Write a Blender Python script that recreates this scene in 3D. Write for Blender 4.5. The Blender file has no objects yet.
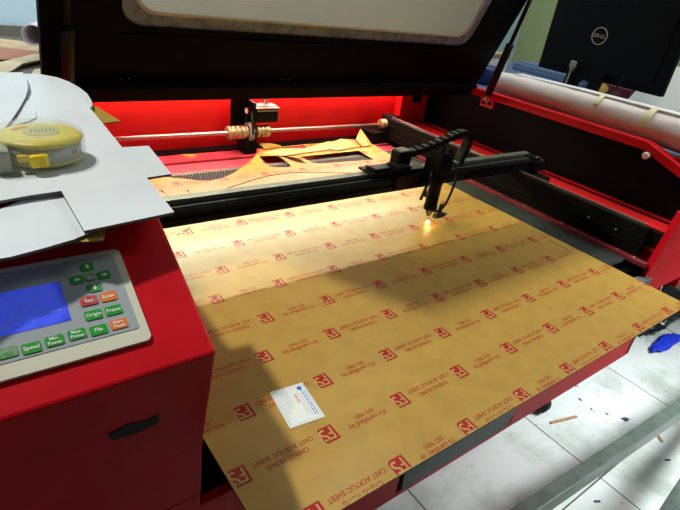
import bpy, bmesh, math, random
from mathutils import Vector, Matrix
from mathutils.geometry import tessellate_polygon
random.seed(7)
C = bpy.context.scene.collection
ZF = 0.8          # all heights below are measured from the top of the big sheet; floor is at -ZF
PI = math.pi
# ------------------------------------------------------------------ materials
def newmat(name):
    m = bpy.data.materials.new(name); m.use_nodes = True
    return m, m.node_tree, m.node_tree.nodes['Principled BSDF']
def pbr(name, col, rough=.5, metal=0., noise=0., nscale=30., bump=0., bscale=200., coat=0., spec=.5, col2=None):
    m, t, b = newmat(name)
    b.inputs['Roughness'].default_value = rough; b.inputs['Metallic'].default_value = metal
    b.inputs['Coat Weight'].default_value = coat; b.inputs['Coat Roughness'].default_value = .15
    b.inputs['Specular IOR Level'].default_value = spec
    b.inputs['Base Color'].default_value = (*col, 1)
    tc = t.nodes.new('ShaderNodeTexCoord')
    if noise > 0 or col2:
        n = t.nodes.new('ShaderNodeTexNoise'); n.inputs['Scale'].default_value = nscale; n.inputs['Detail'].default_value = 6
        t.links.new(tc.outputs['Object'], n.inputs['Vector'])
        mx = t.nodes.new('ShaderNodeMix'); mx.data_type = 'RGBA'
        c2 = col2 if col2 else tuple(c * (1 - noise) for c in col)
        mx.inputs[6].default_value = (*col, 1); mx.inputs[7].default_value = (*c2, 1)
        r = t.nodes.new('ShaderNodeMapRange'); r.inputs[1].default_value = .4; r.inputs[2].default_value = .65
        t.links.new(n.outputs['Fac'], r.inputs[0]); t.links.new(r.outputs[0], mx.inputs[0])
        t.links.new(mx.outputs[2], b.inputs['Base Color'])
    if bump > 0:
        n2 = t.nodes.new('ShaderNodeTexNoise'); n2.inputs['Scale'].default_value = bscale; n2.inputs['Detail'].default_value = 4
        t.links.new(tc.outputs['Object'], n2.inputs['Vector'])
        bp_ = t.nodes.new('ShaderNodeBump'); bp_.inputs['Strength'].default_value = bump; bp_.inputs['Distance'].default_value = .002
        t.links.new(n2.outputs['Fac'], bp_.inputs['Height']); t.links.new(bp_.outputs[0], b.inputs['Normal'])
    return m
def glassy(name, col, alpha, rough=.1, trans=0.):
    m, t, b = newmat(name)
    b.inputs['Base Color'].default_value = (*col, 1); b.inputs['Roughness'].default_value = rough
    b.inputs['Alpha'].default_value = alpha; b.inputs['Transmission Weight'].default_value = trans
    return m
def emis(name, col, s):
    m, t, b = newmat(name)
    b.inputs['Base Color'].default_value = (*col, 1); b.inputs['Emission Color'].default_value = (*col, 1); b.inputs['Emission Strength'].default_value = s
    return m
RED = pbr('red_paint', (.56, .001, .008), .42, noise=.15, nscale=14, bump=.05, bscale=420, spec=.2)
REDIN = pbr('red_inner_paint', (.62, .004, .004), .45, noise=.1, nscale=10)
REDBED = pbr('red_bed_plate', (.50, .035, .055), .5, noise=.35, nscale=22)
BLACK = pbr('black_paint', (.0030, .0030, .0030), .55, noise=.3, nscale=18, spec=.05)
BLACKM = pbr('black_metal', (.006, .006, .005), .45, noise=.3, nscale=40, spec=.08)
BLACKR = pbr('black_rubber', (.010, .010, .010), .6, bump=.2, spec=.3)
GREY = pbr('bare_aluminium', (.095, .12, .09), .5, metal=.1, noise=.25, nscale=60)
STEEL = pbr('brushed_steel', (.55, .50, .42), .32, metal=.9, noise=.2, nscale=80)
BRASS = pbr('brass_coupling', (.55, .42, .22), .38, metal=.7, noise=.2, nscale=80)
GALV = pbr('galvanised_tube', (.13, .175, .145), .35, metal=.1, noise=.35, nscale=26, col2=(.08, .11, .10))
KRAFT = pbr('kraft_paper', (.405, .258, .048), .38, noise=.1, nscale=26, bump=.08, bscale=90, spec=.35, coat=.08, col2=(.37, .228, .042))
KRAFTD = pbr('kraft_edge', (.10, .05, .02), .6)
PRINT = pbr('dark_red_print', (.32, .006, .004), .5, spec=.3)
PRINTC = pbr('print_gap_kraft', (.46, .29, .08), .45)
CHAR = pbr('laser_charred_line', (.05, .03, .012), .7)
BOARD = pbr('pale_blue_white_board', (.70, .77, .80), .40, noise=.08, nscale=7, bump=.05, bscale=90)
BOARDE = pbr('board_dark_edge', (.10, .085, .07), .6)
CREAM = pbr('cream_plastic', (.66, .66, .52), .45)
PANELG = pbr('panel_grey_film', (.36, .41, .43), .35, noise=.06, nscale=20)
KGREEN = pbr('green_key', (.01, .33, .02), .38, coat=.2)
KGREENW = pbr('worn_green_key', (.03, .30, .05), .4, col2=(.25, .36, .22), nscale=160)
KRED = pbr('red_key', (.50, .02, .03), .4, col2=(.50, .16, .16), nscale=180)
KORANGE = pbr('orange_key', (.80, .19, .01), .4)
WHITE = pbr('white_print', (.85, .88, .85), .5)
DARK = pbr('dark_print', (.03, .03, .04), .5)
BLUEP = pbr('blue_print', (.04, .20, .62), .5)
PINKP = pbr('pink_print', (.75, .15, .25), .5)
GREYP = pbr('pale_grey_print', (.45, .50, .55), .5)
PAPER = pbr('white_paper', (.70, .78, .76), .45)
FOAM = pbr('white_foam_wrap', (.72, .67, .60), .5, noise=.08, nscale=9, bump=.5, bscale=26)
FOAME = pbr('foam_sheet_edge', (.75, .76, .72), .5)
TAPE = pbr('yellowed_masking_tape', (.72, .68, .36), .5)
PURPLE = pbr('dark_green_inset', (.022, .036, .028), .4)
CLEAR = glassy('clear_case_plastic', (.62, .64, .48), .24, .10)
YELL = pbr('yellow_plastic', (.90, .66, .01), .35, coat=.2)
YELLD = pbr('yellow_reel', (.78, .66, .05), .4, noise=.2, nscale=60)
WOOD = pbr('wood_strip', (.42, .24, .12), .6, noise=.3, nscale=60)
BAG = pbr('dark_plastic_bag', (.010, .012, .016), .30, bump=.8, bscale=40)
BAGB = pbr('blue_plastic_bag', (.01, .04, .62), .3, bump=.8, bscale=40)
WALLB = pbr('pale_blue_wall', (.55, .76, .86), .7, noise=.1, nscale=4)
WALLG = pbr('olive_green_wall', (.36, .42, .19), .7, noise=.15, nscale=2)
DESK = pbr('blue_grey_desk', (.10, .15, .24), .45, noise=.2, nscale=6)
SHELF = pbr('grey_brown_shelf', (.11, .11, .09), .6)
MON = pbr('black_monitor_plastic', (.003, .0035, .004), .5, spec=.15)
LED = emis('led_strip_light', (1., .93, .85), 42.)
SPARK = emis('laser_spark', (1., .52, .12), 40.)
# screen: lit blue display with darker blue patches; pale scratches are drawn over it
def screen_mat():
    m, t, b = newmat('lit_blue_screen')
    tc = t.nodes.new('ShaderNodeTexCoord'); n = t.nodes.new('ShaderNodeTexNoise'); n.inputs['Scale'].default_value = 14
    t.links.new(tc.outputs['Object'], n.inputs['Vector'])
    r = t.nodes.new('ShaderNodeValToRGB'); r.color_ramp.elements[0].position = .38; r.color_ramp.elements[0].color = (.01, .01, .30, 1)
    r.color_ramp.elements[1].position = .5; r.color_ramp.elements[1].color = (.05, .09, .75, 1)
    t.links.new(n.outputs['Fac'], r.inputs[0]); t.links.new(r.outputs[0], b.inputs['Base Color']); t.links.new(r.outputs[0], b.inputs['Emission Color'])
    b.inputs['Emission Strength'].default_value = .45; b.inputs['Roughness'].default_value = .25
    return m
SCREEN = screen_mat()
SCRATCH = pbr('pale_scratch', (.45, .52, .85), .5)
# lid window: sheet of acrylic under milky protective film
def film_mat(name, col, transp, tint):
    m = bpy.data.materials.new(name); m.use_nodes = True; t = m.node_tree
    for nd in list(t.nodes): t.nodes.remove(nd)
    o = t.nodes.new('ShaderNodeOutputMaterial'); d = t.nodes.new('ShaderNodeBsdfDiffuse'); tl = t.nodes.new('ShaderNodeBsdfTranslucent')
    tr = t.nodes.new('ShaderNodeBsdfTransparent'); m1 = t.nodes.new('ShaderNodeMixShader'); m2 = t.nodes.new('ShaderNodeMixShader')
    d.inputs[0].default_value = (*col, 1); tl.inputs[0].default_value = (*col, 1); tr.inputs[0].default_value = (*tint, 1)
    m1.inputs[0].default_value = .45; m2.inputs[0].default_value = transp
    t.links.new(d.outputs[0], m1.inputs[1]); t.links.new(tl.outputs[0], m1.inputs[2])
    t.links.new(m1.outputs[0], m2.inputs[1]); t.links.new(tr.outputs[0], m2.inputs[2]); t.links.new(m2.outputs[0], o.inputs[0])
    return m
FILM = film_mat('milky_tan_acrylic', (.40, .345, .25), .5, (1., .96, .85))
FILMB = pbr('dusty_grey_acrylic_rim', (.20, .24, .28), .5, noise=.5, nscale=40)
def floor_mat():
    m, t, b = newmat('white_floor_tiles'); N = t.nodes.new; L = t.links.new
    tc = N('ShaderNodeTexCoord'); sp = N('ShaderNodeSeparateXYZ'); L(tc.outputs['Object'], sp.inputs[0])
    def mt(op, a, bb=None, c=None):
        n = N('ShaderNodeMath'); n.operation = op
        for i, v in enumerate((a, bb, c)):
            if v is None: continue
            if isinstance(v, (int, float)): n.inputs[i].default_value = v
            else: L(v, n.inputs[i])
        return n.outputs[0]
    def line(s, off):
        f = mt('FRACT', mt('DIVIDE', mt('ADD', s, -off + 60), .6))
        d = mt('MINIMUM', f, mt('SUBTRACT', 1., f))
        return mt('LESS_THAN', d, .0042)
    g = mt('MAXIMUM', line(sp.outputs[0], 1.322), line(sp.outputs[1], -.057))
    n = N('ShaderNodeTexNoise'); n.inputs['Scale'].default_value = 3.2; n.inputs['Detail'].default_value = 9; n.inputs['Roughness'].default_value = .62; L(tc.outputs['Object'], n.inputs['Vector'])
    r = N('ShaderNodeValToRGB'); e = r.color_ramp.elements
    e[0].position = .36; e[0].color = (.40, .45, .41, 1); e[1].position = .52; e[1].color = (.66, .71, .68, 1); L(n.outputs['Fac'], r.inputs[0])
    n2 = N('ShaderNodeTexNoise'); n2.inputs['Scale'].default_value = 22; n2.inputs['Detail'].default_value = 10; n2.inputs['Roughness'].default_value = .75; L(tc.outputs['Object'], n2.inputs['Vector'])
    r2 = N('ShaderNodeValToRGB'); r2.color_ramp.elements[0].position = .31; r2.color_ramp.elements[0].color = (.25, .25, .21, 1); r2.color_ramp.elements[1].position = .40; r2.color_ramp.elements[1].color = (1, 1, 1, 1); L(n2.outputs['Fac'], r2.inputs[0])
    mu = N('ShaderNodeMix'); mu.data_type = 'RGBA'; mu.blend_type = 'MULTIPLY'; mu.inputs[0].default_value = .8; L(r.outputs[0], mu.inputs[6]); L(r2.outputs[0], mu.inputs[7])
    mx = N('ShaderNodeMix'); mx.data_type = 'RGBA'; L(g, mx.inputs[0]); L(mu.outputs[2], mx.inputs[6]); mx.inputs[7].default_value = (.07, .07, .06, 1)
    L(mx.outputs[2], b.inputs['Base Color']); b.inputs['Roughness'].default_value = .28
    return m
FLOOR = floor_mat()
# ------------------------------------------------------------------ mesh helpers
def box(bm, c, s, rot=None, mi=0, bev=0.):
    r = bmesh.ops.create_cube(bm, size=1.)
    vs = r['verts']; M = Matrix.Translation(c) @ (rot.to_4x4() if rot else Matrix()) @ Matrix.Diagonal((*s, 1))
    bmesh.ops.transform(bm, matrix=M, verts=vs)
    fs = {f for v in vs for f in v.link_faces}
    for f in fs: f.material_index = mi
    if bev > 0:
        es = list({e for v in vs for e in v.link_edges})
        r = bmesh.ops.bevel(bm, geom=es, offset=bev, segments=2, affect='EDGES', profile=.6)
        for f in r['faces']: f.material_index = mi
def bx(bm, x0, x1, y0, y1, z0, z1, mi=0, bev=0.):
    box(bm, ((x0+x1)/2, (y0+y1)/2, (z0+z1)/2), (abs(x1-x0), abs(y1-y0), abs(z1-z0)), mi=mi, bev=bev)
def basis(d):
    d = Vector(d).normalized(); u = d.cross(Vector((0, 0, 1)))
    if u.length < 1e-4: u = Vector((1, 0, 0))
    u.normalize(); return u, d.cross(u).normalized()
def lathe(bm, p0, p1, prof, n=20, mi=0):
    """prof: list of (t along p0->p1 in metres, radius)"""
    p0 = Vector(p0); d = (Vector(p1) - p0).normalized(); u, v = basis(d); rings = []
    for t, r in prof:
        rings.append([bm.verts.new(p0 + d*t + (u*math.cos(a) + v*math.sin(a))*max(r, 1e-5)) for a in [2*PI*k/n for k in range(n)]])
    for a, b in zip(rings, rings[1:]):
        for k in range(n):
            f = bm.faces.new((a[k], a[(k+1) % n], b[(k+1) % n], b[k])); f.material_index = mi; f.smooth = True
    for rg in (rings[0], rings[-1]):
        f = bm.faces.new(rg); f.material_index = mi
def cyl(bm, p0, p1, r, n=20, mi=0, r2=None):
    L = (Vector(p1)-Vector(p0)).length; r2 = r if r2 is None else r2
    lathe(bm, p0, p1, [(0, r), (L, r2)], n, mi)
def tube(bm, pts, r, n=8, mi=0):
    pts = [Vector(q) for q in pts]; rings = []; u = None
    for i, q in enumerate(pts):
        d = (pts[min(i+1, len(pts)-1)] - pts[max(i-1, 0)]).normalized()
        if u is None: u, v = basis(d)
        else:
            u = (u - d*u.dot(d)).normalized(); v = d.cross(u)
        rings.append([bm.verts.new(q + (u*math.cos(a)+v*math.sin(a))*r) for a in [2*PI*k/n for k in range(n)]])
    for a, b in zip(rings, rings[1:]):
        for k in range(n):
            f = bm.faces.new((a[k], a[(k+1) % n], b[(k+1) % n], b[k])); f.smooth = True; f.material_index = mi
    for rg in (rings[0], rings[-1]): bm.faces.new(rg).material_index = mi
def spline(pts, n=8):
    P = [Vector(q) for q in pts]; P = [P[0]*2-P[1]] + P + [P[-1]*2-P[-2]]; out = []
    for i in range(1, len(P)-2):
        for k in range(n):
            t = k/n; a, b, c, d = P[i-1:i+3]
            out.append(.5*((2*b)+(c-a)*t+(2*a-5*b+4*c-d)*t*t+(3*b-a-3*c+d)*t**3))
    return out + [P[-2]]
def slab(bm, outer, holes=(), z0=-.003, z1=0., F=None, mi=0, ms=0):
    """solid plate with holes; F maps (x,y,z)->Vector"""
    F = F or (lambda x, y, z: Vector((x, y, z)))
    loops = [list(outer)] + [list(h) for h in holes]
    flat = [q for l in loops for q in l]
    tris = tessellate_polygon([[Vector((a, b, 0)) for a, b in l] for l in loops])
    top = [bm.verts.new(F(a, b, z1)) for a, b in flat]; bot = [bm.verts.new(F(a, b, z0)) for a, b in flat]
    for t in tris:
        try:
            bm.faces.new([top[i] for i in t]).material_index = mi
            bm.faces.new([bot[i] for i in reversed(t)]).material_index = mi
        except ValueError: pass
    o = 0
    for l in loops:
        n = len(l)
        for k in range(n):
            i, j = o+k, o+(k+1) % n
            bm.faces.new((top[i], top[j], bot[j], bot[i])).material_index = ms
        o += n
def rrect(x0, y0, x1, y1, r, n=6):
    out = []
    for cx, cy, a0 in ((x1-r, y0+r, -90), (x1-r, y1-r, 0), (x0+r, y1-r, 90), (x0+r, y0+r, 180)):
        for k in range(n+1):
            a = math.radians(a0 + 90*k/n); out.append((cx+r*math.cos(a), cy+r*math.sin(a)))
    return out
def absloc(o):
    v = Vector((0, 0, 0))
    while o is not None: v += o.location; o = o.parent
    return v
def obj(name, bm, mats, parent=None, bevel=0., origin=None, smooth=False):
    bmesh.ops.recalc_face_normals(bm, faces=bm.faces[:])
    me = bpy.data.meshes.new(name)
    if parent is not None: org = absloc(parent)
    else:
        xs = [v.co for v in bm.verts]
        lo = Vector([min(c[i] for c in xs) for i in range(3)]); hi = Vector([max(c[i] for c in xs) for i in range(3)])
        org = Vector(((lo.x+hi.x)/2, (lo.y+hi.y)/2, lo.z)) if origin is None else Vector(origin)
    bmesh.ops.translate(bm, vec=-org, verts=bm.verts[:])
    if smooth:
        for f in bm.faces: f.smooth = True
    bm.to_mesh(me); bm.free()
    for m in (mats if isinstance(mats, (list, tuple)) else [mats]): me.materials.append(m)
    o = bpy.data.objects.new(name, me); C.objects.link(o)
    if parent is not None: o.parent = parent
    else: o.location = org
    if bevel > 0:
        md = o.modifiers.new('bevel', 'BEVEL'); md.width = bevel; md.segments = 2; md.limit_method = 'ANGLE'; md.angle_limit = .7
    return o
def tag(o, label=None, cat=None, group=None, kind=None):
    for k, v in (('label', label), ('category', cat), ('group', group), ('kind', kind)):
        if v: o[k] = v
    return o
def thing(name, label, cat, loc, group=None):
    o = bpy.data.objects.new(name, None); C.objects.link(o); o.location = loc; o.empty_display_size = .05
    return tag(o, label, cat, group)
def struct(name, bm, m): return tag(obj(name, bm, m), kind='structure')
B = bmesh.new
_tc = {}
def text_tris(s, size):
    k = (s, size)
    if k in _tc: return _tc[k]
    cu = bpy.data.curves.new('t', 'FONT'); cu.body = s; cu.size = size; cu.align_x = 'CENTER'; cu.align_y = 'CENTER'; cu.resolution_u = 2; cu.offset = size*.014
    o = bpy.data.objects.new('t', cu); C.objects.link(o)
    bpy.context.view_layer.update()
    me = o.evaluated_get(bpy.context.evaluated_depsgraph_get()).to_mesh()
    V = [(v.co.x, v.co.y) for v in me.vertices]; Fc = [list(f.vertices) for f in me.polygons]
    o.to_mesh_clear(); bpy.data.objects.remove(o); bpy.data.curves.remove(cu)
    _tc[k] = (V, Fc); return _tc[k]
def text(bm, s, size, F, mi=0, keep=None, sx=1., shear=0.):
    V, Fc = text_tris(s, size)
    P = [F(a*sx + shear*b, b) for a, b in V]
    for f in Fc:
        ps = [P[i] for i in f]
        if keep and not all(keep(q.x, q.y) for q in ps): continue
        try: bm.faces.new([bm.verts.new(q) for q in ps]).material_index = mi
        except ValueError: pass
def poly(bm, pts, mi=0):
    bm.faces.new([bm.verts.new(q) for q in pts]).material_index = mi
def stroke(bm, pts, w, F, mi=0, keep=None):
    """flat ribbon along 2-D polyline"""
    pts = [Vector(q) for q in pts]; L = []; R = []
    for i, q in enumerate(pts):
        d = (pts[min(i+1, len(pts)-1)] - pts[max(i-1, 0)]).normalized(); n = Vector((-d.y, d.x))*w/2
        L.append(q+n); R.append(q-n)
    for i in range(len(pts)-1):
        ps = [F(*q) for q in (L[i], R[i], R[i+1], L[i+1])]
        if keep and not all(keep(q.x, q.y) for q in ps): continue
        poly(bm, ps, mi)
def inside(x, y, pl):
    c = False; n = len(pl); j = n-1
    for i in range(n):
        xi, yi = pl[i]; xj, yj = pl[j]
        if (yi > y) != (yj > y) and x < (xj-xi)*(y-yi)/(yj-yi)+xi: c = not c
        j = i
    return c
def blob(bm, c, s, amp=.25, seed=0, sub=4, mi=0):
    from mathutils import noise
    r = bmesh.ops.create_icosphere(bm, subdivisions=sub, radius=1.)
    for v in r['verts']:
        d = v.co.copy(); k = 1 + amp*noise.noise(d*2.1 + Vector((seed, seed*2, 0))) + amp*.5*noise.noise(d*6 + Vector((seed, 0, 0)))
        v.co = Vector(c) + Vector((d.x*s[0]*k, d.y*s[1]*k, d.z*s[2]*k))
    for v in r['verts']:
        for f in v.link_faces: f.material_index = mi; f.smooth = True
# ------------------------------------------------------------------ the setting
b = B(); bx(b, -3, 4.2, -2.5, 2.7, -ZF-.05, -ZF); fl = obj('floor', b, FLOOR, origin=(0, 0, -ZF)); tag(fl, kind='structure')
b = B(); bx(b, -3, 4.06, 2.6, 2.7, -ZF, 1.4); struct('wall_back', b, WALLB)
b = B(); bx(b, 3.96, 4.06, -.6, 2.6, -ZF, 1.4); struct('wall_right', b, WALLG)
# ------------------------------------------------------------------ the laser cutting machine
M = thing('laser_cutting_machine', 'large red laser cutting machine with its black lid propped open', 'machine', (.7, .6, -ZF))
# body: lower cabinet with recessed green opening, upper wing, rear wall, top plate
b = B()
bx(b, -.02, 1.35, 1.17, 1.19, -.36, -.17)
bx(b, 1.33, 1.35, .045, 1.17, -.36, -.115)
bx(b, -.02, 1.33, .06, 1.17, -.36, -.34)
# apron with opening .38-.753
bx(b, -.03, .38, .045, .06, -.36, -.085); bx(b, .753, 1.35, .045, .06, -.36, -.115); bx(b, .753, 1.18, .045, .06, -.115, -.085)
bx(b, .38, .753, .045, .06, -.36, -.345); bx(b, .38, .753, .045, .06, -.10, -.085)
obj('cabinet', b, RED, M, bevel=.002)
b = B(); slab(b, [(.395, -.347), (.38, -.1), (.753, -.1), (.753, -.30), (.745, -.347)], F=lambda x, z, t: Vector((x, .0445+t, z)), z0=0, z1=.004); obj('front_opening_panel', b, PURPLE, M)['label'] = 'dark green recessed panel'
b = B()
slab(b, [(1.18, -.115), (1.50, -.115), (1.50, .135), (1.228, .135), (1.185, -.012)], F=lambda x, z, t: Vector((x, .052+t, z)), z0=-.006, z1=.006)
bx(b, 1.2, 1.50, .0455, .0465, -.037, -.034)
# red return flange on its left edge
slab(b, [(1.175, -.018), (1.206, -.024), (1.252, .135), (1.222, .135)], F=lambda x, z, t: Vector((x, .043+t, z)), z0=-.004, z1=.003)
obj('front_end_plate', b, RED, M, bevel=.0015)
b = B(); bx(b, 1.06, 1.20, .035, .060, -.050, -.043); bx(b, 1.06, 1.2, .033, .036, -.11, -.043); obj('front_ledge', b, pbr('grey_green_sheet_metal', (.10, .13, .115), .5), M, bevel=.001)
# tray under the bed (dark inside)
b = B(); bx(b, -.028, 1.48, .062, 1.15, -.16, -.15); bx(b, -.029, -.0285, .062, .96, -.15, -.03); bx(b, 1.10, 1.185, .075, .10, -.15, -.03); bx(b, 1.176, 1.181, .055, 1.0, -.15, -.012)
bx(b, -.02, 1.48, 1.15, 1.192, -.15, -.012); obj('inner_tray', b, BLACK, M)
# back wall
b = B(); bx(b, -.03, 1.30, 1.2, 1.215, -.02, .2); obj('rear_wall', b, REDIN, M)
b = B(); bx(b, 1.30, 1.50, 1.2, 1.215, -.16, .2); bx(b, 1.297, 1.301, 1.165, 1.2, -.02, .2); bx(b, 1.39, 1.435, 1.194, 1.2, .11, .165, mi=1)  # thin fin added to keep the strip light off the corner
obj('rear_corner_panel', b, [REDIN, BLACK], M)
b = B(); bx(b, .06, 1.52, .985, 1.25, .2, .215); obj('top_plate', b, RED, M, bevel=.002)
b = B(); bx(b, .1, 1.27, 1.175, 1.185, .185, .195); obj('light_strip', b, LED, M)
# right side compartment
prof = [(1.2, .03), (1.2, .2), (.29, .2), (.05, .118), (.05, .03)]
b = B(); slab(b, prof, F=lambda y, z, t: Vector((1.48+t, y, z)), z0=0, z1=.012); obj('side_panel', b, BLACK, M)
b = B()
for (y0, z0), (y1, z1) in (((1.2, .2), (.29, .2)), ((.29, .2), (.05, .118))):
    d = Vector((0, y1-y0, z1-z0)); L = d.length; ang = math.atan2(d.z, d.y)
    box(b, (1.494, (y0+y1)/2, (z0+z1)/2+.012), (.040, L+.004, .026), Matrix.Rotation(ang, 3, 'X'), bev=.004)
obj('side_trim', b, RED, M)
b = B(); bx(b, 1.205, 1.48, .058, 1.2, .022, .03); bx(b, 1.435, 1.452, .06, 1.2, .0301, .0306, mi=1); obj('side_floor', b, [REDIN, BLACK], M)
b = B(); bx(b, 1.50, 1.515, .05, 1.2, -.16, .2); obj('outer_side_skin', b, RED, M)
b = B(); box(b, (1.476, .89, .185), (.006, .062, .034), bev=.002); cyl(b, (1.474, .875, .187), (1.466, .875, .187), .006, mi=1); cyl(b, (1.474, .905, .184), (1.466, .905, .184), .006, mi=1)
obj('strut_bracket', b, [RED, BLACK], M)
b = B(); lathe(b, (1.48, .27, .188), (1.455, .27, .188), [(0, .008), (.012, .008), (.02, .011), (.025, .006)]); obj('latch_knob', b, CREAM, M)
# right rail of the gantry + gold edge
b = B(); bx(b, 1.183, 1.203, .085, 1.14, -.0, .080); bx(b, 1.181, 1.183, .085, 1.14, .052, .056); bx(b, 1.181, 1.183, .085, 1.14, .025, .028)
bx(b, 1.203, 1.3, .45, .58, .03, .07); bx(b, 1.203, 1.225, .06, 1.14, .03, .074)
b2 = B(); bx(b2, 1.199, 1.206, .10, 1.14, .080, .084)
for yy in (.16, .24): cyl(b2, (1.183, yy, .045), (1.180, yy, .045), .003, 10)
ra = obj('guide_rail', b, BLACKM, M, bevel=.001); obj('rail_edge', b2, STEEL, ra)
# red strip with screws beside the honeycomb
b = B(); bx(b, 1.160, 1.181, .05, 1.0, -.012, .0); st = obj('bed_edge_strip', b, pbr('dull_red_strip', (.22, .02, .025), .5, noise=.3), M, bevel=.001)
for yy in (.085, .13, .30, .43, .52, .58):
    b = B(); lathe(b, (1.17, yy, 0), (1.17, yy, .003), [(0, .0035), (.002, .0035), (.003, .002)], 10); obj('screw', b, STEEL, st)
# bed: plates, frame, honeycomb
b = B(); bx(b, -.02, 1.19, 1.0, 1.078, -.03, -.02); bx(b, -.02, 1.19, 1.084, 1.152, -.026, -.016); obj('bed_plate', b, REDBED, M, bevel=.001)
b = B(); bx(b, -.02, 1.158, .972, .998, -.03, -.014); obj('bed_frame', b, GREY, M, bevel=.001)
b = B(); bx(b, -.02, 1.158, .10, .97, -.04, -.034); obj('bed_base', b, BLACK, M)
def honeycomb(bm, x0, x1, y0, y1, a=.0052, w=.0007, z0=-.022, z1=-.010):
    dx = a*math.sqrt(3); dy = a*1.5; j = 0; y = y0
    while y < y1:
        x = x0 + (dx/2 if j % 2 else 0)
        while x < x1:
            vs = [(x + a*math.cos(math.radians(t)), y + a*math.sin(math.radians(t))) for t in (90, 30, -30, -90)]
            for p_, q_ in zip(vs, vs[1:]):
                d = Vector((q_[0]-p_[0], q_[1]-p_[1])).normalized(); n = Vector((-d.y, d.x))*w
                A = [(p_[0]+n.x, p_[1]+n.y), (p_[0]-n.x, p_[1]-n.y), (q_[0]-n.x, q_[1]-n.y), (q_[0]+n.x, q_[1]+n.y)]
                poly(bm, [Vector((*c_, z1)) for c_ in A]); poly(bm, [Vector((*A[1], z0)), Vector((*A[2], z0)), Vector((*A[2], z1)), Vector((*A[1], z1))])
            x += dx
        y += dy; j += 1
b = B(); honeycomb(b, 1.035, 1.158, .105, .99); honeycomb(b, .2, 1.03, .885, .97)
bmesh.ops.translate(b, vec=(0, 0, .002), verts=b.verts[:])
hc = obj('honeycomb', b, pbr('honeycomb_aluminium', (.10, .13, .11), .4, metal=.2), M)
# drive shaft, couplings, motor
b = B(); cyl(b, (.12, 1.12, .056), (1.20, 1.12, .050), .0062, 14); sh = obj('drive_shaft', b, STEEL, M)
def coupling(x0, x1, r, n=3):
    b = B(); w = (x1-x0); pr = [(0, r*.7), (.001, r)]
    for k in range(n):
        a = w*(k+.75)/n; pr += [(a-.003, r), (a-.002, r*.78), (a+.002, r*.78), (a+.003, r)]
    pr += [(w-.001, r), (w, r*.7)]
    lathe(b, (x0, 1.12, .053), (x1, 1.12, .053), pr, 20); obj('coupling', b, BRASS, sh)
coupling(.518, .585, .0215, 4); coupling(.618, .668, .020, 3); coupling(1.160, 1.225, .0185, 3)
b = B(); bx(b, 1.19, 1.24, 1.10, 1.15, .03, .085, bev=.003); bx(b, 1.1, 1.24, 1.09, 1.16, -.02, .03, bev=.002); obj('shaft_bearing_block', b, BLACKM, M)
mo = B(); slab(mo, [(.542, .02), (.608, .02), (.608, .149), (.598, .161), (.556, .161), (.542, .149)], F=lambda x, z, t: Vector((x, 1.15+t, z)), z0=-.004, z1=.004)
bx(mo, .57, .615, 1.10, 1.155, -.014, .03); bx(mo, .60, .606, 1.10, 1.155, .02, .15)
mt_ = obj('motor_bracket', mo, BLACKM, M, bevel=.001)
b = B(); bx(b, .608, .688, 1.10, 1.15, .086, .134, bev=.004); m1 = obj('motor', b, BLACKM, M)
b = B(); bx(b, .606, .690, 1.096, 1.152, .131, .135, bev=.001); bx(b, .610, .686, 1.0985, 1.1, .123, .126); bx(b, .610, .688, 1.11, 1.15, .135, .138, bev=.001); obj('motor_housing', b, STEEL, m1)
b = B(); slab(b, [(.556, .1605), (.598, .1605), (.596, .1625), (.558, .1625)], F=lambda x, z, t: Vector((x, 1.142+t, z)), z0=0, z1=.008); obj('bracket_edge', b, STEEL, mt_)
b = B(); cyl(b, (.662, 1.14, .136), (.662, 1.145, .19), .006, 12); obj('motor_cable', b, CREAM, m1)
b = B(); cyl(b, (.584, 1.12, .122), (.604, 1.12, .122), .012); cyl(b, (.580, 1.12, .122), (.584, 1.12, .122), .009, mi=1); obj('pulley', b, [BLACKM, CREAM], M)
b = B(); cyl(b, (.588, 1.12, .053), (.600, 1.12, .053), .030, 28); obj('pulley', b, pbr('grey_pulley', (.32, .33, .27), .45, metal=.4), M)
b = B()
tube(b, [(.594, 1.12-.013, .124), (.594, 1.12-.030, .053)], .004, 6); tube(b, [(.594, 1.12+.013, .124), (.594, 1.12+.030, .053)], .004, 6)
obj('drive_belt', b, BLACKR, M)
# gantry
b = B(); bx(b, -.02, 1.29, .505, .556, .080, .112); bx(b, -.02, 1.29, .500, .505, .082, .096); bx(b, -.02, 1.29, .500, .505, .101, .110)
ga = obj('gantry_beam', b, BLACKM, M, bevel=.0012)
b = B(); bx(b, -.02, 1.285, .534, .556, .1122, .122); bx(b, -.02, 1.285, .518, .523, .1122, .1135); obj('linear_rail', b, GREY, ga)
b = B(); bx(b, 1.255, 1.315, .488, .57, .075, .108, bev=.003); bx(b, 1.262, 1.30, .50, .54, .108, .118, bev=.002)
cyl(b, (1.275, .50, .118), (1.275, .50, .122), .004, mi=1); cyl(b, (1.30, .50, .108), (1.30, .50, .112), .004, mi=1)
obj('gantry_end_block', b, [BLACKM, STEEL], ga)
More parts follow.
